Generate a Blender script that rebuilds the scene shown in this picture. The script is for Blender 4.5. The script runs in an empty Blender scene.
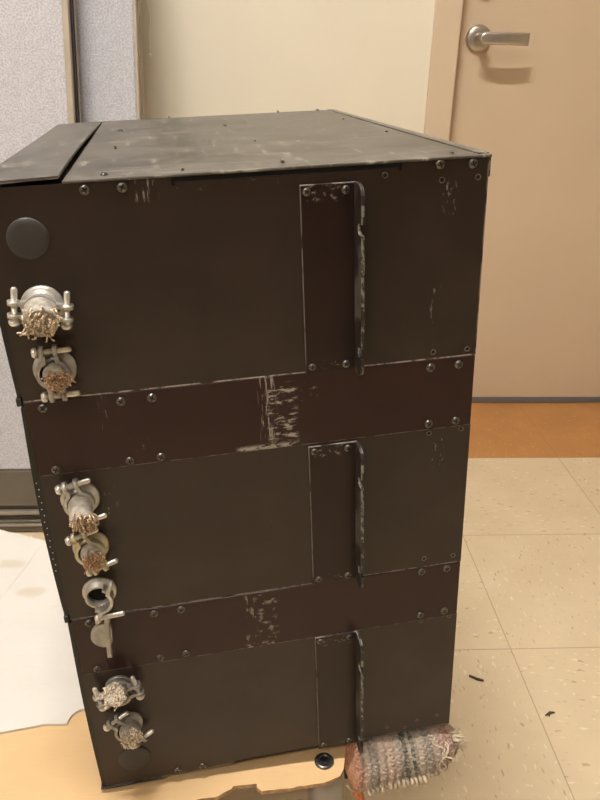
import bpy, bmesh, math, random
from mathutils import Vector, Matrix, Quaternion
from mathutils.geometry import tessellate_polygon
random.seed(11)
scene = bpy.context.scene
COL = scene.collection
PI = math.pi
TILE = 0.3048

# ------------------------------------------------------------------ node helpers
def new_mat(name):
    m = bpy.data.materials.new(name); m.use_nodes = True
    nt = m.node_tree
    return m, nt, nt.nodes['Principled BSDF']

def nd(nt, kind, **kw):
    n = nt.nodes.new(kind)
    for k, v in kw.items():
        if k.startswith('i_'):
            key = k[2:]
            key = int(key) if key.isdigit() else key.replace('_', ' ')
            n.inputs[key].default_value = v
        else:
            setattr(n, k, v)
    return n

def mth(nt, op, a, b=None, c=None):
    n = nt.nodes.new('ShaderNodeMath'); n.operation = op
    for i, v in enumerate((a, b, c)):
        if v is None: continue
        if isinstance(v, (int, float)): n.inputs[i].default_value = v
        else: nt.links.new(v, n.inputs[i])
    return n.outputs[0]

def mixc(nt, fac, a, b):
    n = nt.nodes.new('ShaderNodeMix'); n.data_type = 'RGBA'
    for s, v in ((0, fac), (6, a), (7, b)):
        if isinstance(v, (int, float)): n.inputs[s].default_value = v
        elif isinstance(v, (tuple, list)): n.inputs[s].default_value = (*v[:3], 1)
        else: nt.links.new(v, n.inputs[s])
    return n.outputs[2]

def smooth(nt, x, lo, hi):
    n = nt.nodes.new('ShaderNodeMapRange'); n.interpolation_type = 'SMOOTHSTEP'
    nt.links.new(x, n.inputs[0]); n.inputs[1].default_value = lo; n.inputs[2].default_value = hi
    return n.outputs[0]

def coords(nt, scale=(1, 1, 1), rot=(0, 0, 0), kind='Object'):
    tc = nt.nodes.new('ShaderNodeTexCoord')
    mp = nt.nodes.new('ShaderNodeMapping')
    mp.inputs['Scale'].default_value = scale; mp.inputs['Rotation'].default_value = rot
    nt.links.new(tc.outputs[kind], mp.inputs[0])
    return mp.outputs[0]

def noise(nt, vec, scale, detail=3, rough=.55):
    n = nd(nt, 'ShaderNodeTexNoise', i_Scale=scale, i_Detail=detail, i_Roughness=rough)
    nt.links.new(vec, n.inputs['Vector'])
    return n.outputs['Fac']

def bump(nt, bsdf, h, strength, dist):
    b = nd(nt, 'ShaderNodeBump', i_Strength=strength, i_Distance=dist)
    nt.links.new(h, b.inputs['Height']); nt.links.new(b.outputs[0], bsdf.inputs['Normal'])

def simple(name, col, rough=.5, metal=0., var=.0, vscale=30, bmp=0., bscale=400, spec=.5):
    m, nt, b = new_mat(name)
    b.inputs['Roughness'].default_value = rough; b.inputs['Metallic'].default_value = metal
    b.inputs['Specular IOR Level'].default_value = spec
    v = coords(nt)
    f = noise(nt, v, vscale)
    lo = tuple(c * (1 - var) for c in col); hi = tuple(min(1, c * (1 + var)) for c in col)
    nt.links.new(mixc(nt, smooth(nt, f, .3, .7), lo, hi), b.inputs['Base Color'])
    if bmp: bump(nt, b, noise(nt, v, bscale, 2), bmp, .001)
    return m

def wear_mat(name, col, rough, patches=(), edges=(), scuff=0., top=False, dust=(.55, .52, .47), spec=.5, coat=0.):
    """powder-coated steel with wear: patches = (u0,u1,v0,v1, su,sv, threshold, strength) in the object's own metres"""
    m, nt, b = new_mat(name)
    b.inputs['Specular IOR Level'].default_value = spec
    v = coords(nt)
    sep = nt.nodes.new('ShaderNodeSeparateXYZ'); nt.links.new(v, sep.inputs[0])
    X = sep.outputs[0]; Z = sep.outputs[1] if top else sep.outputs[2]
    base = mixc(nt, smooth(nt, noise(nt, v, 22, 4), .3, .7), tuple(c * .85 for c in col), tuple(c * 1.15 for c in col))
    total = None
    def add(t):
        nonlocal total
        total = t if total is None else mth(nt, 'MAXIMUM', total, t)
    for k, (u0, u1, v0, v1, su, sv, th, st) in enumerate(patches):
        e = .0025
        mu = mth(nt, 'MULTIPLY', smooth(nt, X, u0 - e, u0 + e), mth(nt, 'SUBTRACT', 1.0, smooth(nt, X, u1 - e, u1 + e)))
        mv = mth(nt, 'MULTIPLY', smooth(nt, Z, v0 - e, v0 + e), mth(nt, 'SUBTRACT', 1.0, smooth(nt, Z, v1 - e, v1 + e)))
        cv = coords(nt, (su, 40, sv) if not top else (su, sv, 40), (0, .06 * (k % 3 - 1), 0))
        n1 = smooth(nt, noise(nt, cv, 1.0, 5, .65), th, th + .1)
        add(mth(nt, 'MULTIPLY', mth(nt, 'MULTIPLY', mth(nt, 'MULTIPLY', mu, mv), n1), st))
    for (ax, pos, wd, st) in edges:          # bare metal along an edge line
        c = X if ax == 'u' else Z
        d = mth(nt, 'ABSOLUTE', mth(nt, 'SUBTRACT', c, pos))
        ln = mth(nt, 'SUBTRACT', 1.0, smooth(nt, d, wd * .6, wd))
        n1 = smooth(nt, noise(nt, coords(nt, (30, 30, 30)), 3.0, 3), .38, .55)
        add(mth(nt, 'MULTIPLY', mth(nt, 'MULTIPLY', ln, n1), st))
    if scuff:
        for sc, ro in (((26, 150, 26), .5), ((120, 22, 60), -.35), ((14, 260, 200), .12)):
            if not top: sc = (sc[0], 40, sc[1])
            n1 = smooth(nt, noise(nt, coords(nt, sc, (0, 0, ro) if top else (0, ro * 1.5, 0)), 1.0, 5, .6), .555, .70)
            add(mth(nt, 'MULTIPLY', n1, scuff))
        n2 = smooth(nt, noise(nt, coords(nt, (9, 9, 9)), 1.0, 4), .42, .75)
        add(mth(nt, 'MULTIPLY', n2, scuff * .28))
    colr = base
    if total is not None:
        colr = mixc(nt, total, base, dust)
        r = mth(nt, 'ADD', mth(nt, 'MULTIPLY', total, .35), rough)
        nt.links.new(r, b.inputs['Roughness'])
    else:
        b.inputs['Roughness'].default_value = rough
    nt.links.new(colr, b.inputs['Base Color'])
    bump(nt, b, noise(nt, v, 1400, 2), .12, .0004)
    return m

# ------------------------------------------------------------------ materials
BLK = (.029, .0195, .0155)
RED = (.025, .0088, .0082)  # reddish-black strip paint; its red also stands in for reflected red clothing
M = {}
M['body'] = wear_mat('black_powder_coat', BLK, .42)
M['spacer_paint_reflection'] = wear_mat('strip_paint_red_reflection', RED, .38)
M['dark'] = simple('dark_hole_shade', (.004, .004, .004), .8)  # near-black colour standing in for shade inside holes and notches
M['screw'] = simple('blackened_screw', (.16, .15, .135), .28, .85)
M['slot'] = simple('screw_recess_shade', (.004, .004, .004), .6)  # near-black colour painting the shade of screw crosses and keyway
M['zinc'] = simple('zinc_casting', (.50, .49, .46), .42, .55, .18, 160, .25, 500)
M['zincdull'] = simple('dull_zinc', (.36, .345, .315), .5, .45, .2, 140, .25, 500)
M['boltzinc'] = simple('bright_zinc_bolt', (.72, .70, .66), .3, .7, .1, 200)
M['brass'] = simple('yellowed_zinc', (.55, .50, .36), .45, .4, .15, 150)
M['jacket'] = simple('gray_cable_jacket', (.36, .33, .29), .6, 0, .25, 220, .3, 600)
M['copper'] = simple('frayed_copper_tan', (.56, .42, .29), .45, .35, .45, 700)
M['copperpale'] = simple('frayed_tinned_strands', (.66, .55, .42), .45, .3, .45, 700)
M['copperred'] = simple('frayed_copper_red', (.50, .33, .215), .45, .4, .45, 700)
M['plug'] = simple('plug_plastic', (.035, .033, .031), .55, 0, .1, 60, .15, 900)

def fabric_mat():
    m, nt, b = new_mat('panel_fabric'); v = coords(nt)
    b.inputs['Roughness'].default_value = .95; b.inputs['Specular IOR Level'].default_value = .1
    n1 = noise(nt, coords(nt, (330, 330, 330)), 1.0, 2); n2 = noise(nt, coords(nt, (70, 70, 70)), 1.0, 4)
    f = mth(nt, 'ADD', mth(nt, 'MULTIPLY', n1, .78), mth(nt, 'MULTIPLY', n2, .22))
    nt.links.new(mixc(nt, smooth(nt, f, .36, .64), (.42, .42, .465), (.60, .595, .645)), b.inputs['Base Color'])
    bump(nt, b, n1, .4, .001)
    return m
M['fabric'] = fabric_mat()
M['taupe'] = simple('taupe_trim', (.40, .345, .275), .45, .1, .05, 20)
M['rail'] = simple('base_rail_metal', (.155, .135, .108), .42, .2, .08, 12)
M['railhi'] = simple('base_rail_ridge', (.33, .30, .26), .35, .35, .08, 12)
M['channel'] = simple('panel_edge_channel', (.03, .022, .019), .45)
M['wall'] = simple('cream_wall_paint', (.85, .80, .675), .55, 0, .015, 4, .12, 300)
M['wallside'] = simple('beige_wall_paint', (.62, .52, .38), .7, 0, .02, 4)
M['walldark'] = simple('brown_unseen_wall', (.11, .06, .045), .6, 0, .1, 8)  # unseen wall, coloured dark to dim its reflection in the top chassis
M['ceil'] = simple('ceiling_tile', (.78, .76, .70), .9, 0, .04, 60)
M['frame'] = simple('door_frame_enamel', (.70, .57, .43), .42, 0, .02, 6)
M['door'] = simple('beige_door_paint', (.665, .53, .39), .45, 0, .02, 5, .08, 250)
M['sweep'] = simple('gray_door_sweep', (.17, .175, .19), .5, .2)
M['nickel'] = simple('brushed_nickel', (.56, .52, .47), .33, .85, .06, 90)
M['string'] = simple('white_thread', (.92, .90, .84), .8)

def floor_mat():
    m, nt, b = new_mat('speckled_vinyl_tile')
    b.inputs['Roughness'].default_value = .33
    v = coords(nt)
    sep = nt.nodes.new('ShaderNodeSeparateXYZ'); nt.links.new(v, sep.inputs[0])
    tx = mth(nt, 'DIVIDE', sep.outputs[0], TILE); ty = mth(nt, 'DIVIDE', sep.outputs[1], TILE)
    ix = mth(nt, 'FLOOR', tx); iy = mth(nt, 'FLOOR', ty)
    fx = mth(nt, 'SUBTRACT', tx, ix); fy = mth(nt, 'SUBTRACT', ty, iy)
    def edge(f):
        return mth(nt, 'MINIMUM', f, mth(nt, 'SUBTRACT', 1.0, f))
    ed = mth(nt, 'MINIMUM', edge(fx), edge(fy))
    joint = mth(nt, 'SUBTRACT', 1.0, smooth(nt, ed, .0012, .0048))
    # alternate grain direction per tile
    par = mth(nt, 'MODULO', mth(nt, 'ABSOLUTE', mth(nt, 'ADD', ix, iy)), 2.0)
    def chips(sc, th, th2, off):
        a = coords(nt, (sc * .38, sc, 1), (0, 0, .6 + off)); c = coords(nt, (sc, sc * .38, 1), (0, 0, .6 + off))
        na = noise(nt, a, 1.0, 1, .4); nc = noise(nt, c, 1.0, 1, .4)
        mx = nt.nodes.new('ShaderNodeMix'); nt.links.new(par, mx.inputs[0]); nt.links.new(na, mx.inputs[2]); nt.links.new(nc, mx.inputs[3])
        return smooth(nt, mx.outputs[0], th, th2)
    light = chips(165, .66, .72, 0.0); dark = chips(150, .675, .75, .35); fine = chips(190, .70, .78, .8)
    cloud = smooth(nt, noise(nt, v, 9, 5), .3, .7)
    tint = nd(nt, 'ShaderNodeTexWhiteNoise'); cmb = nt.nodes.new('ShaderNodeCombineXYZ')
    nt.links.new(ix, cmb.inputs[0]); nt.links.new(iy, cmb.inputs[1]); nt.links.new(cmb.outputs[0], tint.inputs[0])
    base = mixc(nt, cloud, (.69, .57, .395), (.74, .62, .44))
    base = mixc(nt, mth(nt, 'MULTIPLY', tint.outputs[0], .2), base, (.63, .52, .35))
    base = mixc(nt, mth(nt, 'MULTIPLY', light, .55), base, (.88, .80, .65))
    base = mixc(nt, mth(nt, 'MULTIPLY', dark, .55), base, (.36, .25, .12))
    base = mixc(nt, mth(nt, 'MULTIPLY', fine, .45), base, (.42, .31, .17))
    org = mixc(nt, cloud, (.47, .225, .075), (.53, .26, .09))
    org = mixc(nt, mth(nt, 'MULTIPLY', light, .35), org, (.75, .50, .28))
    org = mixc(nt, mth(nt, 'MULTIPLY', dark, .25), org, (.40, .16, .05))
    isorg = mth(nt, 'GREATER_THAN', sep.outputs[1], -TILE)
    c = mixc(nt, isorg, base, org)
    c = mixc(nt, mth(nt, 'MULTIPLY', joint, .5), c, (.22, .16, .09))
    nt.links.new(c, b.inputs['Base Color'])
    bump(nt, b, mth(nt, 'ADD', noise(nt, v, 14, 3), mth(nt, 'MULTIPLY', joint, -.6)), .08, .002)
    return m
M['floor'] = floor_mat()

def paper_mat(name, col, stain=None):
    m, nt, b = new_mat(name); b.inputs['Roughness'].default_value = .75
    v = coords(nt)
    c = mixc(nt, smooth(nt, noise(nt, v, 14, 5), .3, .7), tuple(x * .95 for x in col), col)
    c = mixc(nt, mth(nt, 'MULTIPLY', smooth(nt, noise(nt, coords(nt, (60, 500, 60)), 1., 3), .5, .75), .18), c, tuple(x * .78 for x in col))
    if stain:
        sep = nt.nodes.new('ShaderNodeSeparateXYZ'); nt.links.new(v, sep.inputs[0])
        for (sx, sy, rx, ry) in stain:
            dx = mth(nt, 'DIVIDE', mth(nt, 'SUBTRACT', sep.outputs[0], sx), rx); dy = mth(nt, 'DIVIDE', mth(nt, 'SUBTRACT', sep.outputs[1], sy), ry)
            r = mth(nt, 'ADD', mth(nt, 'MULTIPLY', dx, dx), mth(nt, 'MULTIPLY', dy, dy))
            r = mth(nt, 'ADD', r, mth(nt, 'MULTIPLY', noise(nt, v, 60, 4), 1.4))
            c = mixc(nt, mth(nt, 'MULTIPLY', mth(nt, 'SUBTRACT', 1.0, smooth(nt, r, .7, 1.9)), .5), c, (.52, .42, .28))
    nt.links.new(c, b.inputs['Base Color'])
    bump(nt, b, noise(nt, v, 60, 4), .15, .001)
    return m
M['cardboard'] = paper_mat('kraft_cardboard', (.69, .47, .25))
M['cardedge'] = simple('cardboard_cut_edge', (.40, .25, .12), .9, 0, .3, 260)
M['white'] = paper_mat('white_coated_board', (.68, .655, .62), [(-.697, -1.048, .021, .010), (-.659, -1.10, .018, .011)])
M['wood'] = simple('dolly_wood', (.38, .26, .15), .7, 0, .2, 30)
M['rubber'] = simple('gray_caster_rubber', (.42, .39, .35), .6)
M['steel'] = simple('dark_steel', (.08, .075, .07), .4, .8)
M['yarnwhite'] = simple('cream_yarn', (.60, .51, .39), .95, 0, .15, 500)
M['yarnorange'] = simple('orange_yarn', (.58, .20, .09), .95, 0, .25, 500)
M['debris'] = simple('dark_splinter', (.10, .06, .03), .8)

def knit_mat():
    m, nt, b = new_mat('striped_knit_wool'); b.inputs['Roughness'].default_value = 1.0
    b.inputs['Specular IOR Level'].default_value = .1
    v = coords(nt)
    sep = nt.nodes.new('ShaderNodeSeparateXYZ'); nt.links.new(v, sep.inputs[0])
    x = mth(nt, 'ADD', sep.outputs[0], mth(nt, 'MULTIPLY', mth(nt, 'SUBTRACT', noise(nt, v, 120, 2), .5), .006))
    t = mth(nt, 'DIVIDE', x, .105)
    cr = nt.nodes.new('ShaderNodeValToRGB'); nt.links.new(t, cr.inputs[0])
    cr.color_ramp.interpolation = 'CONSTANT'
    st = [(0, (.46, .21, .13)), (.08, (.40, .27, .21)), (.12, (.50, .44, .40)), (.155, (.26, .225, .20)), (.23, (.42, .33, .28)), (.31, (.47, .34, .28)), (.38, (.33, .28, .24)),
          (.455, (.08, .085, .075)), (.50, (.42, .36, .30)), (.53, (.10, .11, .095)), (.56, (.40, .34, .28)), (.66, (.25, .22, .19)),
          (.71, (.38, .29, .25)), (.80, (.34, .20, .18)), (.90, (.44, .34, .28))]
    el = cr.color_ramp.elements
    while len(el) > 1: el.remove(el[-1])
    el[0].position = 0; el[0].color = (*st[0][1], 1)
    for p_, c_ in st[1:]:
        e = el.new(p_); e.color = (*c_, 1)
    mott = smooth(nt, noise(nt, v, 330, 2), .35, .65)
    c = mixc(nt, mth(nt, 'MULTIPLY', mott, .4), cr.outputs[0], (.66, .56, .45))
    c = mixc(nt, mth(nt, 'MULTIPLY', smooth(nt, noise(nt, v, 420, 2), .58, .7), .5), c, (.16, .12, .10))
    nt.links.new(c, b.inputs['Base Color'])
    bump(nt, b, noise(nt, v, 1500, 2), .5, .0006)
    return m
M['knit'] = knit_mat()

def light_mat(name, e0):
    m, nt, b = new_mat(name); v = coords(nt, (40, 40, 1))
    b.inputs['Base Color'].default_value = (.9, .9, .85, 1)
    b.inputs['Emission Color'].default_value = (1, .94, .855, 1); b.inputs['Emission Strength'].default_value = 1
    w = nd(nt, 'ShaderNodeTexNoise', i_Scale=4.0); nt.links.new(v, w.inputs['Vector'])
    r = nt.nodes.new('ShaderNodeMapRange'); nt.links.new(w.outputs['Fac'], r.inputs[0]); r.inputs[3].default_value = e0; r.inputs[4].default_value = e0 * 1.1
    nt.links.new(r.outputs[0], b.inputs['Emission Strength'])
    return m
M['lamp'] = light_mat('lamp_diffuser', 215.); M['lamp2'] = light_mat('lamp_diffuser_rear', 24.)
M['lampframe'] = simple('white_enamel', (.75, .74, .7), .4)

# ------------------------------------------------------------------ mesh helpers
def obj(name, bm, mat, parent=None, smooth_=False):
    bmesh.ops.recalc_face_normals(bm, faces=bm.faces[:])
    me = bpy.data.meshes.new(name); bm.to_mesh(me); bm.free()
    for x in (mat if isinstance(mat, (list, tuple)) else [mat]): me.materials.append(x)
    if smooth_:
        for p_ in me.polygons: p_.use_smooth = True
    o = bpy.data.objects.new(name, me); COL.objects.link(o)
    if parent: o.parent = parent
    return o

def tag(o, label=None, cat=None, group=None, kind=None):
    for k, v in (('label', label), ('category', cat), ('group', group), ('kind', kind)):
        if v: o[k] = v
    return o

def empty(name, mw):
    o = bpy.data.objects.new(name, None); COL.objects.link(o); o.matrix_world = mw; o.empty_display_size = .05
    return o

def box(bm, x0, x1, y0, y1, z0, z1, bev=0., mi=0, mw=None):
    t = bmesh.new()
    bmesh.ops.create_cube(t, size=1)
    for v in t.verts:
        v.co = Vector(((x0 + x1) / 2 + v.co.x * (x1 - x0), (y0 + y1) / 2 + v.co.y * (y1 - y0), (z0 + z1) / 2 + v.co.z * (z1 - z0)))
    if bev:
        bmesh.ops.bevel(t, geom=t.edges[:], offset=bev, segments=2, profile=.5, affect='EDGES')
    merge(bm, t, mi, mw)

def merge(bm, t, mi=0, mw=None):
    mp = {}
    for v in t.verts: mp[v] = bm.verts.new(mw @ v.co if mw else v.co)
    for f in t.faces:
        try:
            nf = bm.faces.new([mp[v] for v in f.verts]); nf.material_index = mi; nf.smooth = f.smooth
        except ValueError: pass
    t.free()

def lathe(bm, prof, n=28, mi=0, mw=None, sm=True, a0=0., a1=2 * PI):
    """profile of (r, h) revolved about local z"""
    t = bmesh.new(); full = abs(a1 - a0 - 2 * PI) < 1e-6
    cnt = n if full else n + 1
    rings = []
    for r, h in prof:
        if r < 1e-7 and full:
            rings.append([t.verts.new((0, 0, h))] * cnt)
        else:
            rings.append([t.verts.new((r * math.cos(a0 + (a1 - a0) * i / n), r * math.sin(a0 + (a1 - a0) * i / n), h)) for i in range(cnt)])
    for k in range(len(rings) - 1):
        for i in range(n):
            j = (i + 1) % cnt
            vs = []
            for v in (rings[k][i], rings[k][j], rings[k + 1][j], rings[k + 1][i]):
                if v not in vs: vs.append(v)
            if len(vs) > 2:
                try:
                    f = t.faces.new(vs); f.smooth = sm
                except ValueError: pass
    merge(bm, t, mi, mw)

def tube(bm, pts, r, n=8, mi=0, cap=True, mw=None):
    """tube through points; r float or list"""
    t = bmesh.new(); pts = [Vector(p_) for p_ in pts]; rings = []
    up = None
    for i, p_ in enumerate(pts):
        d = (pts[min(i + 1, len(pts) - 1)] - pts[max(i - 1, 0)]).normalized()
        if up is None: up = d.orthogonal().normalized()
        up = (up - d * up.dot(d)).normalized(); s = d.cross(up)
        rr = r[i] if isinstance(r, (list, tuple)) else r
        rings.append([t.verts.new(p_ + (up * math.cos(2 * PI * k / n) + s * math.sin(2 * PI * k / n)) * rr) for k in range(n)])
    for a, b in zip(rings, rings[1:]):
        for k in range(n):
            f = t.faces.new((a[k], a[(k + 1) % n], b[(k + 1) % n], b[k])); f.smooth = True
    if cap:
        t.faces.new(rings[0][::-1]); t.faces.new(rings[-1])
    merge(bm, t, mi, mw)

def prism(bm, poly, h0, h1, mw=None, mi=0, mi_side=None, bev=0.):
    """polygon (a,b) extruded along local z from h0 to h1"""
    t = bmesh.new()
    lo = [t.verts.new((a, b, h0)) for a, b in poly]; hi = [t.verts.new((a, b, h1)) for a, b in poly]
    tri = tessellate_polygon([[Vector((a, b, 0)) for a, b in poly]])
    n = len(poly)
    if bev:
        t.faces.new(lo[::-1]); t.faces.new(hi)
    else:
        for i, j, k in tri:
            t.faces.new((lo[k], lo[j], lo[i])); t.faces.new((hi[i], hi[j], hi[k]))
    for f in t.faces: f.material_index = mi
    sides = []
    for i in range(n):
        f = t.faces.new((lo[i], lo[(i + 1) % n], hi[(i + 1) % n], hi[i])); f.material_index = mi if mi_side is None else mi_side
    if bev:
        bmesh.ops.bevel(t, geom=t.edges[:], offset=bev, segments=2, profile=.5, affect='EDGES')
    mp = {}
    for v in t.verts: mp[v] = bm.verts.new(mw @ v.co if mw else v.co)
    for f in t.faces:
        nf = bm.faces.new([mp[v] for v in f.verts]); nf.material_index = f.material_index
    t.free()

OUT = Matrix(((1, 0, 0, 0), (0, 0, -1, 0), (0, 1, 0, 0), (0, 0, 0, 1)))   # local z -> -y (out of a face), local y -> +z

# ================================================================== CAMERA
CAM = (-0.39801263, -1.78646057, 0.84574528)
RC = ((0.99848627, 0.00002684, -0.0550016), (-0.04979867, 0.42499203, -0.90382624), (0.02335098, 0.90519709, 0.42435004))
cd = bpy.data.cameras.new('camera'); cam = bpy.data.objects.new('camera', cd); COL.objects.link(cam)
mw = Matrix(RC).to_4x4(); mw.translation = CAM; cam.matrix_world = mw
cd.sensor_fit = 'HORIZONTAL'; cd.sensor_width = 36; cd.lens = 736.825 / 600 * 36; cd.clip_start = .02
scene.camera = cam

# ================================================================== SETTING
XL, XR, YF, ZC = -2.3, 1.9, -4.4, 2.6
WY = -.035                                    # front of the wall that holds the door
def struct(name, bm, mat, parent=None):
    o = obj(name, bm, mat, parent)
    if not parent: o['kind'] = 'structure'
    return o
bm = bmesh.new(); box(bm, XL, XR, YF, .12, -.06, 0); struct('floor', bm, M['floor'])
bm = bmesh.new(); box(bm, XL, XR, YF, .12, ZC, ZC + .05); struct('ceiling', bm, M['ceil'])
bm = bmesh.new()
box(bm, XL, -.012, WY, .12, 0, ZC); box(bm, 1.0, XR, WY, .12, 0, ZC); box(bm, -.012, 1.0, WY, .12, 2.12, ZC)
struct('wall_back', bm, M['wall'])
bm = bmesh.new(); box(bm, XL - .08, XL, YF, .12, 0, ZC); struct('wall_left', bm, M['wallside'])
bm = bmesh.new(); box(bm, XR, XR + .08, YF, .12, 0, ZC); struct('wall_right', bm, M['wallside'])
bm = bmesh.new(); box(bm, XL - .08, XR + .08, YF - .08, YF, 0, ZC); struct('wall_front', bm, M['walldark'])
# hollow metal frame round the door
bm = bmesh.new()
for a, b in ((-.027, .0305), (.957, 1.015)):
    box(bm, a, b, -.047, .03, 0.001, 2.13, .0025)
box(bm, .0305, .957, -.047, .03, 2.075, 2.13, .0025)
box(bm, .0305, .043, .003, .03, 0.001, 2.075); box(bm, .945, .957, .003, .03, 0.001, 2.075)
struct('trim_1', bm, M['frame'])
# door
bm = bmesh.new(); box(bm, .033, .955, .0, .0025, .016, 2.07, .0008); box(bm, .0445, .9435, .0025, .045, .016, 2.07)
door = struct('door_1', bm, M['door'])
bm = bmesh.new(); box(bm, .033, .955, -.004, .03, .001, .0155, .001); obj('door_sweep', bm, M['sweep'], door)
# lever handle
HX, HZ = .083, .887
bm = bmesh.new()
T = Matrix.Translation((HX, 0, HZ)) @ OUT
lathe(bm, [(0, .0105), (.012, .0105), (.017, .0095), (.0235, .0085), (.0275, .006), (.028, 0.0)], 40, 0, T)
hd = obj('door_handle', bm, M['nickel'], door)
bm = bmesh.new()
lathe(bm, [(.012, .008), (.0105, .012), (.0105, .050), (0, .050)], 24, 0, T)
n = 22; sec = []
t = bmesh.new()
for i in range(n + 1):
    s = i / n
    x = -.012 + s * .106
    y = -.058 + .010 * math.sin(s * PI * .5) * 0 - .004 * math.sin(s * PI)
    hh = .0125 if s > .12 else .0125 * math.sqrt(max(0.02, 1 - ((.12 - s) / .13) ** 2))
    dp = .0055
    ring = []
    for k in range(16):
        a = 2 * PI * k / 16
        cx = math.copysign(abs(math.cos(a)) ** .5, math.cos(a)); sz = math.copysign(abs(math.sin(a)) ** .5, math.sin(a))
        ring.append(t.verts.new((HX + x, y + dp * cx, HZ - .0005 + hh * sz)))
    sec.append(ring)
for a, b in zip(sec, sec[1:]):
    for k in range(16):
        f = t.faces.new((a[k], a[(k + 1) % 16], b[(k + 1) % 16], b[k])); f.smooth = True
t.faces.new(sec[0]); t.faces.new(sec[-1])
merge(bm, t)
obj('lever', bm, M['nickel'], hd)
bm = bmesh.new(); T2 = Matrix.Translation((HX + .002, 0, .985)) @ OUT
lathe(bm, [(0, .011), (.013, .011), (.0185, .009), (.0195, 0)], 32, 0, T2)
box(bm, -.0008, .0008, -.005, .005, .0108, .0113, 0, 1, T2)
obj('deadbolt', bm, [M['nickel'], M['slot']], door)

# ceiling fixtures that light the room
def fixture(x, y, label, lamp, w=1.2, d=.3):
    r = empty('ceiling_light', Matrix.Translation((x, y, ZC)))
    tag(r, label, 'ceiling light', 'ceiling troffers')
    bm = bmesh.new()
    for a in ((-w / 2 - .02, w / 2 + .02, -d / 2 - .02, -d / 2), (-w / 2 - .02, w / 2 + .02, d / 2, d / 2 + .02), (-w / 2 - .02, -w / 2, -d / 2, d / 2), (w / 2, w / 2 + .02, -d / 2, d / 2)):
        box(bm, *a, -.03, -.001)
    obj('frame', bm, M['lampframe'], r)
    bm = bmesh.new(); box(bm, -w / 2, w / 2, -d / 2, d / 2, -.022, -.012); obj('diffuser', bm, M[lamp], r)
    return r
fixture(-.68, -1.47, 'white ceiling troffer above the front of the stacked chassis', 'lamp', .6, .10)
fixture(-1.2, -3.1, 'white ceiling troffer behind and left of the camera', 'lamp2')

# white thread stuck on the wall
bm = bmesh.new()
pts = [(-.640, .3), (-.634, .12), (-.6365, .06), (-.637, .02), (-.6345, 0), (-.632, -.018), (-.633, -.023), (-.6355, -.04), (-.636, -.06), (-.637, -.085)]
tube(bm, [(a + .006, WY - .0014, .925 + b) for a, b in pts], .0014, 6)
lathe(bm, [(0, -.003), (.0028, -.001), (.0032, .001), (.0015, .004), (0, .005)], 10, 0, Matrix.Translation((-.631, WY - .003, .837)))
box(bm, -.6315, -.6255, WY - .0022, WY - .0001, .8345, .8375)
tag(obj('thread', bm, M['string']), 'thin white thread with a knotted end stuck on the cream wall', 'thread')

# ================================================================== FABRIC PANELS leaning on the wall
def cubicle_panel(x1, y0, width, height, thick, lean, label, trim_w, chan):
    T = Matrix.Translation((x1, y0, 0)) @ Matrix.Rotation(-lean, 4, 'X')
    r = empty('cubicle_panel', T)
    tag(r, label, 'partition panel', 'gray partition panels leaning on the wall')
    bm = bmesh.new(); box(bm, -width + trim_w, -trim_w, .0, thick, .128, height - .02, .003); obj('fabric_face', bm, M['fabric'], r)
    bm = bmesh.new()
    for a, b in ((-trim_w, 0), (-width, -width + trim_w)):
        box(bm, a, b, -.003, .010, .0, height, .001)
        box(bm, a, b, thick - .01, thick + .003, .0, height, .001)
    box(bm, -width, 0, -.003, thick + .003, height - .02, height, .002)
    obj('edge_trim', bm, M['taupe'], r)
    bm = bmesh.new()
    box(bm, -.006, -.001, .010, thick - .010, .004, height - .02)
    box(bm, -.001, .0015, .018, .022, .004, height - .02); box(bm, -.001, .0015, thick * .62, thick * .62 + .004, .004, height - .02)
    obj('edge_channel', bm, M[chan], r)
    bm = bmesh.new()
    box(bm, -width + trim_w, -trim_w, -.002, thick + .002, .056, .127, .0015)
    box(bm, -width + trim_w, -trim_w, .008, thick - .008, .004, .056)
    box(bm, -width + trim_w, -trim_w, -.001, thick, .004, .016, .002); box(bm, -width + trim_w, -trim_w, -.003, .01, .022, .028, .002)
    rl = obj('base_rail', bm, M['rail'], r)
    bm = bmesh.new()
    box(bm, -width + trim_w, -trim_w, -.007, .006, .0395, .0475, .002); box(bm, -width + trim_w, -trim_w, -.007, .006, .016, .0215, .0015)
    obj('rail_ridge', bm, M['railhi'], rl)
    return r
LEAN = math.radians(12)
cubicle_panel(-.7125, -.588, .90, 1.60, .05, LEAN, 'front gray fabric partition panel at far left with dark slotted edge and metal base rail', .010, 'channel')
cubicle_panel(-.616, -.490, .90, 1.62, .05, LEAN, 'rear gray fabric partition panel standing between front panel and cream wall', .006, 'taupe')

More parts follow.
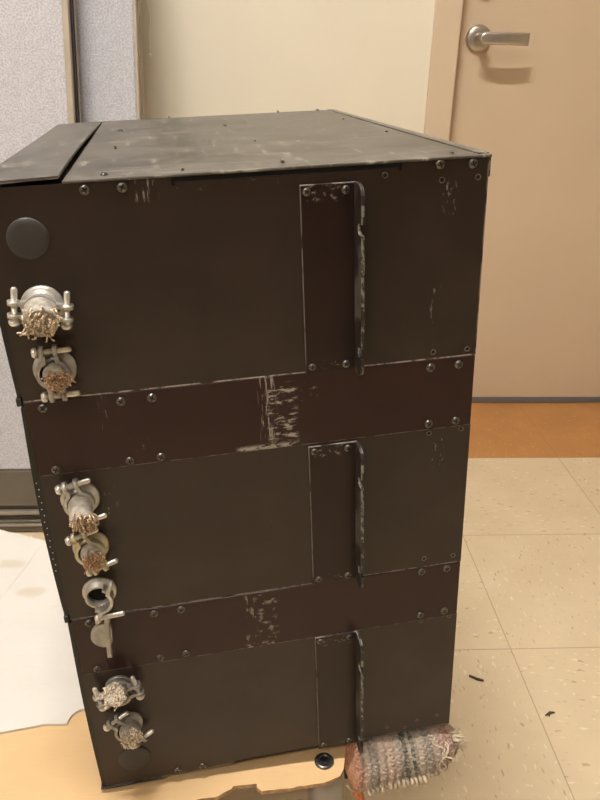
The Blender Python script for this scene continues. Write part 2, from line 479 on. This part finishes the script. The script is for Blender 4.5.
# ================================================================== DOLLY, CARDBOARD, WHITE BOARD
DT = .2722
r = empty('platform_dolly', Matrix.Translation((-.62, -1.0, 0)))
tag(r, 'low wooden platform dolly under the cardboard sheet carrying the chassis stack', 'dolly')
bm = bmesh.new()
for k in range(5):
    y0 = -.285 + k * .055
    box(bm, -.36, .345, y0, y0 + .053, .246, DT, .002)
obj('deck', bm, M['wood'], r)
for (a, b) in ((-.35, -.29), (.275, .325)):
    bm = bmesh.new(); box(bm, a, b, -.15, -.012, .2, .246, .002); obj('rail', bm, M['wood'], r)
for (cx, cy) in ((.30, -.175), (-.32, -.175), (.30, -.06), (-.32, -.06)):
    bm = bmesh.new()
    box(bm, cx - .035, cx + .035, cy - .04, cy + .04, .194, .1995, .001)
    for s in (-1, 1): box(bm, cx + s * .024 - .002, cx + s * .024 + .002, cy - .02, cy + .02, .075, .195, .001)
    cs = obj('caster', bm, M['steel'], r)
    bm = bmesh.new()
    lathe(bm, [(0, -.018), (.05, -.018), (.0625, -.012), (.0645, 0), (.0625, .012), (.05, .018), (0, .018)], 32, 0, Matrix.Translation((cx, cy, .0655)) @ Matrix.Rotation(PI / 2, 4, 'Y'))
    obj('wheel', bm, M['rubber'], cs)

CT = .2770                                    # top of the cardboard
def wob(p0, p1, n, amp):
    out = []
    for i in range(n):
        s = i / n
        out.append((p0[0] + (p1[0] - p0[0]) * s, p0[1] + (p1[1] - p0[1]) * s + random.uniform(-amp, amp)))
    return out
poly = wob((-.98, -1.43), (-.52, -1.404), 8, .001) + wob((-.52, -1.404), (-.455, -1.366), 4, .001) + wob((-.455, -1.366), (-.4275, -1.362), 4, .0006)
poly += [(-.4265, -1.3585), (-.4215, -1.356), (-.4205, -1.3535), (-.4005, -1.3520), (-.400, -1.3555), (-.396, -1.3595)]
poly += wob((-.395, -1.360), (-.334, -1.351), 12, .0008) + [(-.328, -1.347), (-.324, -1.340), (-.3185, -1.312), (-.317, -1.25), (-.315, -1.06), (-.56, -1.06), (-.668, -1.02), (-.731, -.998), (-.98, -.925)]
bm = bmesh.new(); prism(bm, poly, DT + .0008, CT, None, 0, 1)
cb = obj('cardboard_sheet', bm, [M['cardboard'], M['cardedge']])
tag(cb, 'tan cardboard sheet with torn front edge under the bottom black chassis', 'cardboard')
bm = bmesh.new(); T = Matrix.Translation((-.3405, -1.3315, CT))
lathe(bm, [(.0045, -.004), (.0045, .0006), (.0055, .0018), (.0075, .0018), (.0088, .0004), (.0088, -.001)], 28, 0, T)
lathe(bm, [(0, .0004), (.0047, .0004)], 20, 1, T)
obj('grommet', bm, [M['screw'], M['dark']], cb)

WT0, WT1 = CT + .0004, CT + .0030
arc = [(-.5645 + .0115 * math.cos(a), -1.2865 + .0165 * math.sin(a)) for a in [PI * (1 - k / 10) for k in range(11)]]
poly = [(-.93, -1.33), (-.70, -1.305)] + wob((-.66, -1.300), (-.583, -1.2835), 6, .0008) + arc + [(-.545, -1.291), (-.5425, -1.29), (-.5425, -1.25), (-.55, -1.12), (-.565, -1.045), (-.668, -1.002), (-.731, -.977), (-.93, -.905)]
bm = bmesh.new(); prism(bm, poly, WT0, WT1, None, 0, 0)
wb = obj('white_board', bm, M['white'])
tag(wb, 'white coated board with half-round notch lying on cardboard left of the chassis stack', 'board')
# second layer of the board, its edge showing as a crease
poly = [(-.672, -1.0125), (-.677, -1.045), (-.684, -1.08), (-.694, -1.13), (-.701, -1.18), (-.706, -1.235), (-.716, -1.29), (-.92, -1.32), (-.92, -.92), (-.731, -.983)]
bm = bmesh.new(); prism(bm, poly, WT1 + .00005, WT1 + .0004)
obj('folded_flap', bm, M['white'], wb)

# ================================================================== THE STACK OF CHASSIS
BO = Vector((-.52718204, -1.35555403, .28291994))
BR = Matrix(((0.98910860, -0.13515550, -0.05828521), (0.13537051, 0.99079501, -0.00026173), (0.05778407, -0.00763122, 0.99829994)))
W, D = .3040, .4390
def chassis_root(v, label, du=0., dw=0.):
    m = BR.to_4x4(); m.translation = BO + BR @ Vector((du, dw, v))
    return tag(empty('power_chassis', m), label, 'equipment chassis', 'stacked black rack chassis')

# --- screw prototype mesh (out of the face along -y)
def screw_bm(r=.0031):
    bm = bmesh.new()
    lathe(bm, [(r * 1.0, 0), (r * 1.0, .0005), (r * .86, .0012), (r * .5, .0017), (0, .0018)], 18, 0, OUT)
    box(bm, -r * .62, r * .62, -r * .13, r * .13, .0010, .00195, 0, 1, OUT @ Matrix.Rotation(.4, 4, 'Z'))
    box(bm, -r * .13, r * .13, -r * .62, r * .62, .0010, .00195, 0, 1, OUT @ Matrix.Rotation(.4, 4, 'Z'))
    return bm
_s = obj('screw', screw_bm(), [M['screw'], M['slot']]); SCREW_ME = _s.data; bpy.data.objects.remove(_s)
bm = bmesh.new()
lathe(bm, [(.0025, 0), (.0025, .0005), (.0017, .0005), (.0015, -.0001)], 16, 0, OUT); lathe(bm, [(0, .0001), (.0017, .0001)], 16, 1, OUT)
_s = obj('screw_hole', bm, [M['screw'], M['dark']]); HOLE_ME = _s.data; bpy.data.objects.remove(_s)
def put(me, name, parent, u, v, y=0., rot=None, sc=1.):
    o = bpy.data.objects.new(name, me); COL.objects.link(o); o.parent = parent
    if name == 'screw_hole': sc *= .8
    o.location = (u, y, v); o.scale = (sc, sc, sc)
    o.rotation_euler = rot if rot else (0, random.uniform(0, PI), 0)
    return o

def ear(root, v0, v1, key):
    """L-shaped rack ear: mounting plate + flange standing out of the face, two open slots"""
    mat = wear_mat('ear_paint_reflection_' + key, (.018, .0085, .0075), .36,  # red in the ear paint also imitates a reddish reflection
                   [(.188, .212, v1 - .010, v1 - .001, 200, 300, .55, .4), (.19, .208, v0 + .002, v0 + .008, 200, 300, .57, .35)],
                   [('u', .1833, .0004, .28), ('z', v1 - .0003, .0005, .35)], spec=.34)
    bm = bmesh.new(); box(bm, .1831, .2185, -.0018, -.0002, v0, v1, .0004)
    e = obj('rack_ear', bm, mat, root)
    f = .0178; c = .006
    def slot(vc): return [(f, vc - .0035), (f - .0055, vc - .0035), (f - .0075, vc - .002), (f - .008, vc), (f - .0075, vc + .002), (f - .0055, vc + .0035), (f, vc + .0035)]
    p_ = [(.0016, v0), (f - c, v0 - .001), (f - .002, v0 + .002), (f, v0 + c)] + slot(v0 + .0165) + slot(v1 - .0265) + [(f, v1 - c), (f - .002, v1 - .002), (f - c, v1), (.0016, v1)]
    # polygon lives in (out, v); extrude along u
    Tm = Matrix(((0, 0, 1, 0), (-1, 0, 0, 0), (0, 1, 0, 0), (0, 0, 0, 1)))
    bm = bmesh.new(); prism(bm, p_, .2168, .2190, Tm, 0, 1)
    me_edge = wear_mat('ear_edge_' + key, (.02, .014, .012), .5, [(.20, .23, v0 - .01, v1 + .01, 420, 160, .50, .55)], dust=(.40, .385, .36))
    me_face = wear_mat('ear_flange_' + key, (.024, .018, .016), .40, [(.20, .23, v0 - .01, v1 + .01, 300, 60, .52, .14)])
    obj('flange', bm, [me_face, me_edge], e)
    for (u, v) in ((.1872, v1 - .0042), (.2114, v1 - .0044), (.1874, v0 + .0046), (.2106, v0 + .0044)):
        put(SCREW_ME, 'screw', e, u, v, -.0018, None, .85)
    return e

def spacer(root, v0, v1, key, patches, screws, holes):
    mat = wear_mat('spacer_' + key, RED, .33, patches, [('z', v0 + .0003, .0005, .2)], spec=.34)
    bm = bmesh.new()
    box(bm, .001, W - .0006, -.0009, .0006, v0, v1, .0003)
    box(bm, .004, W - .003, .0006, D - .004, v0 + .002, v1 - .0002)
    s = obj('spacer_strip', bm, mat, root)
    for u, v in screws: put(SCREW_ME, 'screw', s, u, v, -.0009)
    return s

def face_panel(root, v0, v1, key, patches=(), edges=(), cut=None, scuff=.10):
    """front side sheet with optional notches: cut=(u0,u1,depth,'top'|'bottom')"""
    mat = wear_mat('side_sheet_' + key, BLK, .34, patches, edges, spec=.40)
    p_ = [(0.0005, v0)]
    if cut and cut[3] == 'bottom':
        u0, u1, dp, _ = cut
        p_ += [(u0, v0), (u0, v0 + dp * .4), (u0 + .0008, v0 + dp), (u1, v0 + dp), (u1, v0)]
    p_ += [(W, v0), (W, v1)]
    if cut and cut[3] == 'top':
        u0, u1, dp, _ = cut
        p_ += [(u1, v1), (u1, v1 - dp * 1.6), (u1 - .0022, v1 - dp * 1.6), (u1 - .0022, v1 - dp), (u0 + .0018, v1 - dp), (u0 + .0018, v1 - dp * 1.7), (u0, v1 - dp * 1.7), (u0, v1)]
    p_ += [(0.0005, v1)]
    bm = bmesh.new(); prism(bm, p_, 0, .0014, Matrix(((1, 0, 0, 0), (0, 0, 1, 0), (0, 1, 0, 0), (0, 0, 0, 1))))
    if cut:  # dark strip behind the notch paints in its shade
        u0, u1, dp, side = cut
        if side == 'top': box(bm, u0 + .0002, u1 - .0002, .0009, .0014, v1 - dp * 1.7, v1 - .0002, 0, 1)
        else: box(bm, u0 + .0002, u1 - .0002, .0009, .0014, v0 + .0002, v0 + dp, 0, 1)
    return obj('side_panel', bm, [mat, M['dark']], root)

def housing(root, v0, v1):
    bm = bmesh.new(); box(bm, .0008, W - .0004, .0016, D, v0 + .0006, v1 - .0006, .0012)
    return obj('housing', bm, M['body'], root)

def end_panel(root, v0, v1, bow, holes=None):
    """perforated end sheet at the left, standing a little proud of the housing"""
    bm = bmesh.new(); n = 14; t = bmesh.new(); L = []
    for i in range(n + 1):
        s = i / n; v = v0 + (v1 - v0) * s
        x = -.0022 - bow * math.sin(PI * min(1, max(0, s))) - (bow * .5 if v0 < .02 else 0) * (1 - s)
        L.append([t.verts.new((x, .0012, v)), t.verts.new((.0004, .0012, v)), t.verts.new((.0004, D - .002, v)), t.verts.new((x, D - .002, v))])
    for a, b in zip(L, L[1:]):
        for k in range(4): t.faces.new((a[k], a[(k + 1) % 4], b[(k + 1) % 4], b[k]))
    t.faces.new(L[0]); t.faces.new(L[-1]); merge(bm, t, 0)
    if holes:
        for k in range(holes[2]):
            v = holes[0] + (holes[1] - holes[0]) * k / (holes[2] - 1)
            s = (v - v0) / (v1 - v0); xc = -.0012 - bow * .55 * math.sin(PI * s) + (.0004 if k % 2 else -.0004)
            lathe(bm, [(0, .0003), (.00042, .0003), (.00042, -.0004)], 8, 1, Matrix.Translation((xc, .0012, v)) @ OUT)  # pale disc painting the light seen through a perforation
    return obj('end_panel', bm, [M['channelblack'], M['zinc']], root)
M['channelblack'] = simple('black_end_sheet', (.008, .0075, .007), .5)

# --- cable clamp connectors -------------------------------------------------
def strands(bm, c, d, rad, n, ln, mi=0):
    d = Vector(d).normalized(); a = d.orthogonal().normalized(); b = d.cross(a)
    for k in range(n):
        rr = rad * math.sqrt(random.random()); th = random.uniform(0, 2 * PI)
        p0 = Vector(c) + (a * math.cos(th) + b * math.sin(th)) * rr
        q = p0 + d * ln * random.uniform(.35, 1.0) + (a * random.uniform(-1, 1) + b * random.uniform(-1, 1)) * rad * .45
        mid = p0.lerp(q, .5) + (a * random.uniform(-1, 1) + b * random.uniform(-1, 1)) * rad * .2
        tube(bm, [p0, mid, q], .00055, 5, mi)

def connector(root, u, v, rot, kind='cable', bend=(0, 0), cr=.0078, ln=.027, strand_mat=None, body=None, flr=.0130, jaw=.0118):
    """two-screw strain-relief clamp. Local frame: z out of the face; jaws open along local y; screws run along local y at +-x"""
    T = Matrix.Translation((u, 0, v)) @ OUT @ Matrix.Rotation(rot, 4, 'Z')
    body = body or M['zinc']
    bm = bmesh.new()
    lathe(bm, [(.0085, 0), (flr, 0), (flr, .0022), (flr - .0012, .0032), (.0103, .0032), (.0100, .0085), (.0082, .0085), (.0080, .002)], 36, 0, T)
    # fixed half saddle with lugs (lower jaw, y<0)
    def saddle(bm, sy, z0=.0075, z1=.0125, rin=.0080, rout=.0102, mw=T):
        pts_o = [(rout * math.cos(a), sy * rout * math.sin(a)) for a in [PI * (.12 + .76 * k / 12) for k in range(13)]]
        pts_i = [(rin * math.cos(a), sy * rin * math.sin(a)) for a in [PI * (.88 - .76 * k / 12) for k in range(13)]]
        lug_r = [(.0180, sy * .0026), (.0180, sy * .0052), (.0105, sy * .0052)]
        lug_l = [(-.0105, sy * .0052), (-.0180, sy * .0052), (-.0180, sy * .0026)]
        poly = [(.0098, sy * .0026)] + lug_r + pts_o[1:-1] + lug_l + [(-.0098, sy * .0026)] + pts_i
        prism(bm, poly, z0, z1, mw)
        for s in (-1, 1):                      # rounded lug ends
            lathe(bm, [(0, .0026), (.0038, .0026), (.0038, .0052), (0, .0052)], 14, 0, mw @ Matrix.Translation((s * .0150, 0, (z0 + z1) / 2)) @ Matrix.Rotation(-PI / 2 * sy, 4, 'X'))
    # neck that carries the fixed jaw
    prism(bm, [(.0102 * math.cos(a), -.0102 * math.sin(a)) for a in [PI * k / 12 for k in range(13)]] + [(.0082 * math.cos(a), -.0082 * math.sin(a)) for a in [PI * (1 - k / 12) for k in range(13)]], .006, jaw + .001, T)
    J0, J1 = jaw - .0015, jaw + .0035
    saddle(bm, -1, J0, J1)
    c = obj('cable_clamp', bm, body, root)
    zc = (J0 + J1) / 2
    if kind == 'cable':
        bm = bmesh.new(); saddle(bm, 1, J0, J1); obj('jaw', bm, body, c)
        for s in (-1, 1):
            bm = bmesh.new()
            Ts = T @ Matrix.Translation((s * .0148, -.0092, zc)) @ Matrix.Rotation(-PI / 2, 4, 'X')
            lathe(bm, [(0, -.0012), (.0026, -.0008), (.0034, .0006), (.0034, .0022), (.0018, .0024), (.0018, .0215), (.0012, .0225), (0, .0225)], 14, 0, Ts)
            obj('clamp_screw', bm, M['boltzinc'], c)
        bm = bmesh.new()
        Tc = T @ Matrix.Rotation(-rot, 4, 'Z')
        pts = [(bend[0] * s * s, bend[1] * s * s, .002 + ln * s) for s in [k / 8 for k in range(9)]]
        tube(bm, pts, [cr * (1 + .04 * math.sin(k * 2.1)) for k in range(9)], 22, 0, True, Tc)
        cs = obj('cable_stub', bm, M['jacket'], root)
        bm = bmesh.new()
        e = Vector(pts[-1]); dd = Vector(pts[-1]) - Vector(pts[-2])
        strands(bm, e - dd.normalized() * .004, dd, cr * 1.0, 120, .008)
        for vtx in bm.verts: vtx.co = Tc @ vtx.co
        w = obj('wire_strands', bm, strand_mat or M['copper'], cs); w['kind'] = 'stuff'
    else:                                      # open clamp: black disc for the bore's shade, loose jaw hanging from one screw
        bm = bmesh.new(); lathe(bm, [(0, .0012), (.0081, .0012)], 24, 0, T); obj('bore', bm, M['dark'], c)
        Tc = T @ Matrix.Rotation(-rot, 4, 'Z')
        # one bolt at the lower lug
        bm = bmesh.new()
        lathe(bm, [(0, -.0012), (.0026, -.0008), (.0034, .0006), (.0034, .0022), (.0018, .0024), (.0018, .0215), (0, .0225)], 14, 0,
              Tc @ Matrix.Translation((-.0030, -.0150, zc)) @ Matrix.Rotation(math.radians(72), 4, 'Y') @ Matrix.Rotation(math.radians(-18), 4, 'X'))
        obj('clamp_screw', bm, M['boltzinc'], c)
        bm = bmesh.new()
        Th = Tc @ Matrix.Translation((.0016, -.0310, zc)) @ Matrix.Rotation(math.radians(-4), 4, 'Z')
        prism(bm, [(-.0012 - .0105 * math.sin(a), .0108 * math.cos(a)) for a in [PI * k / 14 for k in range(15)]] + [(.0022, -.0105), (.0034, -.006), (.0036, .007), (.0016, .0105)], -.0018, .0012, Th)
        box(bm, -.0012, .0022, -.0185, .0150, -.0028, .0036, .0009, 0, Th)
        lathe(bm, [(0, -.0018), (.0034, -.0018), (.0034, .0018), (0, .0018)], 14, 0, Th @ Matrix.Translation((.001, .0145, 0)) @ Matrix.Rotation(PI / 2, 4, 'Y'))
        lathe(bm, [(.0014, -.0016), (.0030, -.0016), (.0030, .0016), (.0014, .0016), (.0014, -.0016)], 14, 0, Th @ Matrix.Translation((.0005, -.0182, 0)) @ Matrix.Rotation(PI / 2, 4, 'Y'))
        obj('loose_jaw', bm, M['zincdull'], c)
    return c

def plug(root, u, v, r):
    bm = bmesh.new()
    lathe(bm, [(0, .0016), (r * .7, .0015), (r * .92, .0011), (r, .0004), (r, 0)], 40, 0, Matrix.Translation((u, 0, v)) @ OUT)
    return obj('hole_plug', bm, M['plug'], root)

def local(pts, v0): return [(u, v - v0) for u, v in pts]

# ---------------- top chassis: v .3592 - .4915
V = .3592
c1 = chassis_root(V, 'top black metal chassis of the stack with scuffed lid')
H1 = .1322
housing(c1, 0, H1)
fp = face_panel(c1, 0, H1, 'top', [(.108, .172, H1 - .0075, H1 - .003, 160, 260, .58, .45), (.086, .098, H1 - .012, H1 - .001, 420, 60, .52, .6),
                            (.275, .283, .098, .118, 420, 160, .54, .5), (.268, .276, .028, .052, 380, 90, .56, .4), (.098, .125, .040, .085, 420, 30, .66, .3), (.06, .085, .055, .07, 60, 600, .66, .35), (.20, .26, .06, .10, 60, 300, .66, .16)],
                [('z', .0004, .0007, .8), ('u', W - .0004, .0006, .25)], (.1076, .2473, .0030, 'top'))
for u, v in ((.0582, .4884), (.0794, .4884), (.2716, .4899), (.2931, .4892)): put(SCREW_ME, 'screw', fp, u, v - V - .001, 0)
for u, v in ((.2734, .4793), (.2971, .4797), (.2366, .4845), (.2727, .3646), (.2974, .3642)): put(HOLE_ME, 'screw_hole', fp, u, v - V)
end_panel(c1, .0035, H1 - .004, .0012)
LID = wear_mat('lid_paint', (.056, .050, .043), .40, [(.05, .30, .0, .02, 60, 320, .52, .35)], [('u', W - .0012, .0012, .5)], .5, True, dust=(.46, .43, .375))
bm = bmesh.new(); box(bm, .0465, W + .0012, -.0012, D + .001, H1, H1 + .0016, .0006)
box(bm, W - .0004, W + .0012, .0, D, H1 - .012, H1 + .001, .0004)
box(bm, W - .006, W + .0012, .004, D - .003, H1 + .0014, H1 + .0023, .0003)
lid = obj('top_cover', bm, LID, c1)
bm = bmesh.new(); t = bmesh.new(); rows = []
for i in range(17):
    w = -.001 + (D + .001) * i / 16; s = i / 16
    row = []
    for j in range(9):
        q = j / 8; u = -.0025 + .0475 * q
        z = H1 + .0016 + .0030 * math.exp(-(s / .5) ** 2) * (.75 + .25 * q) + .0022 * math.sin(PI * min(1, s * 1.1)) * q ** 2 - .0035 * (1 - q) ** 2 * .3
        row.append((u, w, z))
    rows.append(row)
ta = [[t.verts.new(p_) for p_ in rw] for rw in rows]; tb = [[t.verts.new((p_[0], p_[1], p_[2] - .0016)) for p_ in rw] for rw in rows]
for i in range(16):
    for j in range(8):
        t.faces.new((ta[i][j], ta[i][j + 1], ta[i + 1][j + 1], ta[i + 1][j])); t.faces.new((tb[i][j], tb[i + 1][j], tb[i + 1][j + 1], tb[i][j + 1]))
    for j in (0, 8): t.faces.new((ta[i][j], ta[i + 1][j], tb[i + 1][j], tb[i][j]))
for j in range(8):
    for i in (0, 16): t.faces.new((ta[i][j], ta[i][j + 1], tb[i][j + 1], tb[i][j]))
merge(bm, t)
ec = obj('end_cover', bm, LID, c1); ec['label'] = 'bent loose end cover plate'
for (u, w) in ((.0694, .0125), (.1139, .0115), (.1761, .018), (.2824, .0116), (.0701, .1524), (.1752, .1512), (.2848, .1622), (.0696, .3015), (.167, .2953), (.283, .3034), (.1175, .436), (.1782, .436), (.2401, .436), (.2863, .436)):
    put(SCREW_ME, 'screw', lid, u, H1 + .0016, w, (-PI / 2, random.uniform(0, PI), 0), .8)
plug(c1, .0225, .4620 - V, .0122)
connector(c1, .0235, .4213 - V, -.17, 'cable', (.001, -.004), .0100, .021, M['copperpale'], None, .0128, .0095)
connector(c1, .0237, .3805 - V, -PI / 2 + .02, 'cable', (.004, -.0005), .0070, .019, M['copperred'], M['zincdull'], .0132, .0085)
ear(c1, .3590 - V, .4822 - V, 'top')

# ---------------- middle chassis: v .1812 - .3585 (spacer .305-.3588)
V = .1812
c2 = chassis_root(V, 'middle black metal chassis of the stack with an open cable clamp dangling')
H2 = .3048 - V
housing(c2, 0, H2)
fp = face_panel(c2, 0, H2, 'middle', [(.276, .284, .085, .116, 420, 160, .56, .45), (.037, .047, .088, .112, 300, 90, .60, .8), (.15, .156, .055, .075, 300, 120, .62, .8)],
                [('z', .0004, .0007, .45)])
for u, v in ((.2724, .3016), (.2968, .3020), (.273, .1895), (.2971, .1885)): put(HOLE_ME, 'screw_hole', fp, u, v - V)
end_panel(c2, .004, H2 + .05, .0022, (.045, .118, 15))
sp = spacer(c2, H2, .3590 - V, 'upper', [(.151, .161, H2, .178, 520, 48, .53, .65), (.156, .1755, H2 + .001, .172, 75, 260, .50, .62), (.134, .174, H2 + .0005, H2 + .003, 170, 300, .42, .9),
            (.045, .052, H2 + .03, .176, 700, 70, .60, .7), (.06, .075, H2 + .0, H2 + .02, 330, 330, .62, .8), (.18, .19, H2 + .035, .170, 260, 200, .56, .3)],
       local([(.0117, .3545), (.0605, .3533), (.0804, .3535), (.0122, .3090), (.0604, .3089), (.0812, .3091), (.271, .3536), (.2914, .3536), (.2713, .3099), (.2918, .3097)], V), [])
bm = bmesh.new(); box(bm, -.0042, -.0004, .0005, .006, .3562 - V, .3618 - V, .0008); obj('hinge_tab', bm, M['channelblack'], c2)
connector(c2, .0240, .2849 - V, -PI / 2 + .22, 'cable', (.003, -.005), .0078, .024, M['copper'], M['zinc'], .0130, .0075)
connector(c2, .0249, .2448 - V, -PI / 2 + .32, 'cable', (.003, -.001), .0070, .016, M['copperred'], M['brass'], .0125, .0075)
connector(c2, .0250, .2047 - V, 1.15, 'open', body=M['zinc'], flr=.0122)
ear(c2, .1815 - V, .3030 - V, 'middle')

# ---------------- bottom chassis: v 0 - .1805 (spacer .1278-.1808)
V = 0.
c3 = chassis_root(V, 'bottom black metal chassis of the stack standing on cardboard')
H3 = .1276
housing(c3, 0, H3)
fp = face_panel(c3, 0, H3, 'bottom', [(.245, .253, .004, .016, 420, 300, .60, .6)], [('z', .0004, .0008, .3)], (.1085, .1830, .0030, 'bottom'), .12)
for u, v in ((.2728, .1255), (.2971, .1262), (.2455, .0099), (.2733, .0118), (.2919, .0135), (.262, .0055)): put(HOLE_ME, 'screw_hole', fp, u, v, 0, None, .75)
for u, v in ((.0605, .0045), (.0817, .0042)): put(SCREW_ME, 'screw', fp, u, v)
end_panel(c3, .0, H3 + .05, .0012)
bm = bmesh.new(); box(bm, -.004, .047, -.0012, .05, -.0012, .0003, .0004); obj('bottom_lip', bm, M['channelblack'], c3)
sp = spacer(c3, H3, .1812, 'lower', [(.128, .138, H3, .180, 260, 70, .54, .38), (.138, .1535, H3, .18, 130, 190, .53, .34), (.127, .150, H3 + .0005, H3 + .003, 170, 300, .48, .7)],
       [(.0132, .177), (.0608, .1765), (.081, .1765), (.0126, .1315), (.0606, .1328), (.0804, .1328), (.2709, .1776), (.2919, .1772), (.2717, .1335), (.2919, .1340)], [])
bm = bmesh.new(); box(bm, -.0042, -.0004, .0005, .006, .1785, .1845, .0008); obj('hinge_tab', bm, M['channelblack'], c3)
connector(c3, .0259, .1106, .18, 'cable', (-.001, .014), .0078, .021, M['copperpale'], M['zincdull'], .0105, .0085)
connector(c3, .0275, .0698, -PI / 2 + .60, 'cable', (.003, .001), .0072, .016, M['copperpale'], M['zincdull'], .0118, .0075)
plug(c3, .0277, .0285, .0136)
ear(c3, .0003, .1276, 'bottom')

# ================================================================== KNITTED PIECE under the right end of the stack
KX, KL = -.3185, .105
root = empty('knitted_sock', Matrix.Translation((KX, -1.318, .2655)) @ Matrix.Rotation(.12, 4, 'Z') @ Matrix.Rotation(-.06, 4, 'Y'))
tag(root, 'striped knitted wool sock wedged under the bottom chassis at the right corner', 'knitwear')
NS, NT_, rows = 160, 156, 14
t = bmesh.new(); R_ = []
wales = 26
for i in range(NS + 1):
    s = i / NS; x = s * KL
    end = (1 - (1 - s / .08) ** 2) ** .5 * .82 + .18 if s < .08 else (1 - .10 * max(0, s - .35) / .35 if s < .70 else max(.26, .9 - ((s - .70) / .3) ** 2 * .64))
    rb = .0285 * (1 + .03 * math.sin(s * 9)); ring = []
    for k in range(NT_):
        th = 2 * PI * k / NT_
        cy = math.copysign(abs(math.cos(th)) ** .85, math.cos(th)); cz = math.copysign(abs(math.sin(th)) ** .85, math.sin(th))
        ph = th / (2 * PI) * wales; fr = (ph % 1.0) - .5
        v_ = abs(fr) * 1.1 + s * rows * 1.0
        st = (.5 + .5 * math.cos(2 * PI * v_)) * (1 - (2 * abs(abs(fr) - .25) * 2) ** 2 * .75)
        rr = rb * end + .0036 * st * min(1, end * 1.4) - .0018
        if s > .80: rr += .0016 * math.sin(th * 11) * (s - .80) / .2
        sag = -.0025 * math.sin(PI * s)
        z = rr * cz * (.92 if cz < 0 else .84) + sag
        ring.append(t.verts.new((x + .003 * cz * (1 - s), rr * cy, z)))
    R_.append(ring)
for a, b in zip(R_, R_[1:]):
    for k in range(NT_):
        f = t.faces.new((a[k], a[(k + 1) % NT_], b[(k + 1) % NT_], b[k])); f.smooth = True
t.faces.new(R_[0]); t.faces.new(R_[-1])
bm = bmesh.new(); merge(bm, t)
body = obj('knit_body', bm, M['knit'], root)
# fuzzy cream fringe along the lower front edge
bm = bmesh.new()
pts = []
for i in range(230):
    s = i / 229; a = s * 2 * PI * 22
    pts.append((.012 + s * .088, -.0265 + (.0022 + .0016 * math.sin(i * .37)) * math.cos(a) + .016 * max(0, s - .6) / .4 + random.uniform(-.0006, .0006), -.0150 + .0034 * math.sin(a) + .0035 * math.sin(s * 5) + .022 * max(0, s - .5)))
tube(bm, pts, [.0012 + .0007 * math.sin(i * .71) ** 2 for i in range(230)], 6)
obj('fringe', bm, M['yarnwhite'], root)
bm = bmesh.new()
for k in range(240):
    s = random.random(); th = random.uniform(PI * .78, PI * 1.62) if random.random() < .8 else random.uniform(0, 2 * PI)
    rr = .026 * (1 if s < .7 else 1 - ((s - .7) / .3) ** 2 * .6)
    p0 = Vector((.004 + s * .10, rr * math.cos(th), rr * .9 * math.sin(th) - .002)); nrm = Vector((random.uniform(-.7, .7), math.cos(th), math.sin(th))).normalized()
    L_ = random.uniform(.003, .009); p2 = p0 + nrm * L_ + Vector((random.uniform(-1, 1), random.uniform(-1, 1), random.uniform(-1, 1))) * .003
    tube(bm, [p0, p0.lerp(p2, .5) + Vector((random.uniform(-1, 1), random.uniform(-1, 1), random.uniform(-1, 1))) * .001, p2], .00017, 4)
o = obj('wool_fuzz', bm, M['yarnwhite'], root); o['kind'] = 'stuff'
# gathered end: draw yarn loops and tuft
bm = bmesh.new()
def arc_pts(x0, x1, th0, th1, r, n=16): return [(x0 + (x1 - x0) * k / n + .003 * math.sin(k), r * math.cos(th0 + (th1 - th0) * k / n), r * .88 * math.sin(th0 + (th1 - th0) * k / n) - .002) for k in range(n + 1)]
tube(bm, arc_pts(.070, .088, PI * 1.45, PI * .72, .0262), .0006, 6)
tube(bm, arc_pts(.088, .078, PI * .70, PI * 1.35, .0262), .0006, 6)
tube(bm, arc_pts(.074, .092, PI * .60, PI * .95, .0262), .0008, 6)
obj('draw_yarn', bm, M['yarnwhite'], root)
bm = bmesh.new()
for k in range(26):
    d = Vector((random.uniform(.5, 1), random.uniform(-.55, .35), random.uniform(-.5, .45))).normalized()
    p0 = Vector((.098, -.006 + random.uniform(-.005, .005), .008 + random.uniform(-.006, .004))); L_ = random.uniform(.008, .017)
    tube(bm, [p0 + d * L_ * j / 4 + Vector((0, 0, -.0006 * j * j * random.random())) for j in range(5)], [.0009, .0010, .0009, .0007, .0003], 5)
obj('tuft', bm, M['yarnwhite'], root)
# orange border cord that hangs off the left end
bm = bmesh.new()
pts2 = [(.004 + .0012 * j, -.012 - .0006 * j, -.022 - .0040 * j) for j in range(8)]
tube(bm, pts2, [.003, .0036, .004, .0042, .004, .0036, .003, .0016], 8)
obj('orange_border', bm, M['yarnorange'], root)
bm = bmesh.new()
tube(bm, [(-.004 + .0018 * j, -.020 + .001 * j, -.012 - .004 * j - .002 * math.sin(j)) for j in range(8)], .0006, 6)
obj('loose_yarn', bm, M['yarnwhite'], root)

# ================================================================== debris on the floor
bm = bmesh.new()
tube(bm, [(-.0815, -.9695, .0022), (-.071, -.977, .0024), (-.062, -.980, .002)], [.0016, .0022, .0016], 7)
tag(obj('splinter', bm, M['debris']), 'dark brown splinter lying on beige floor tile beside the stack', 'debris')
bm = bmesh.new()
tube(bm, [(.009, -1.046, .0016), (.017, -1.042, .0022), (.024, -1.041, .0014)], [.001, .0022, .001], 7); tube(bm, [(.014, -1.047, .0012), (.018, -1.040, .0012)], .001, 6)
tag(obj('crumb', bm, M['debris']), 'tiny dark brown crumb on floor tile right of the joint line', 'debris')

# ================================================================== LIGHT / VIEW
w = bpy.data.worlds.new('world'); scene.world = w; w.use_nodes = True
w.node_tree.nodes['Background'].inputs[0].default_value = (.55, .5, .42, 1); w.node_tree.nodes['Background'].inputs[1].default_value = .02
scene.view_settings.view_transform = 'Standard'; scene.view_settings.look = 'None'
scene.view_settings.gamma = 1; scene.view_settings.use_curve_mapping = False
scene.view_settings.exposure = 0.32
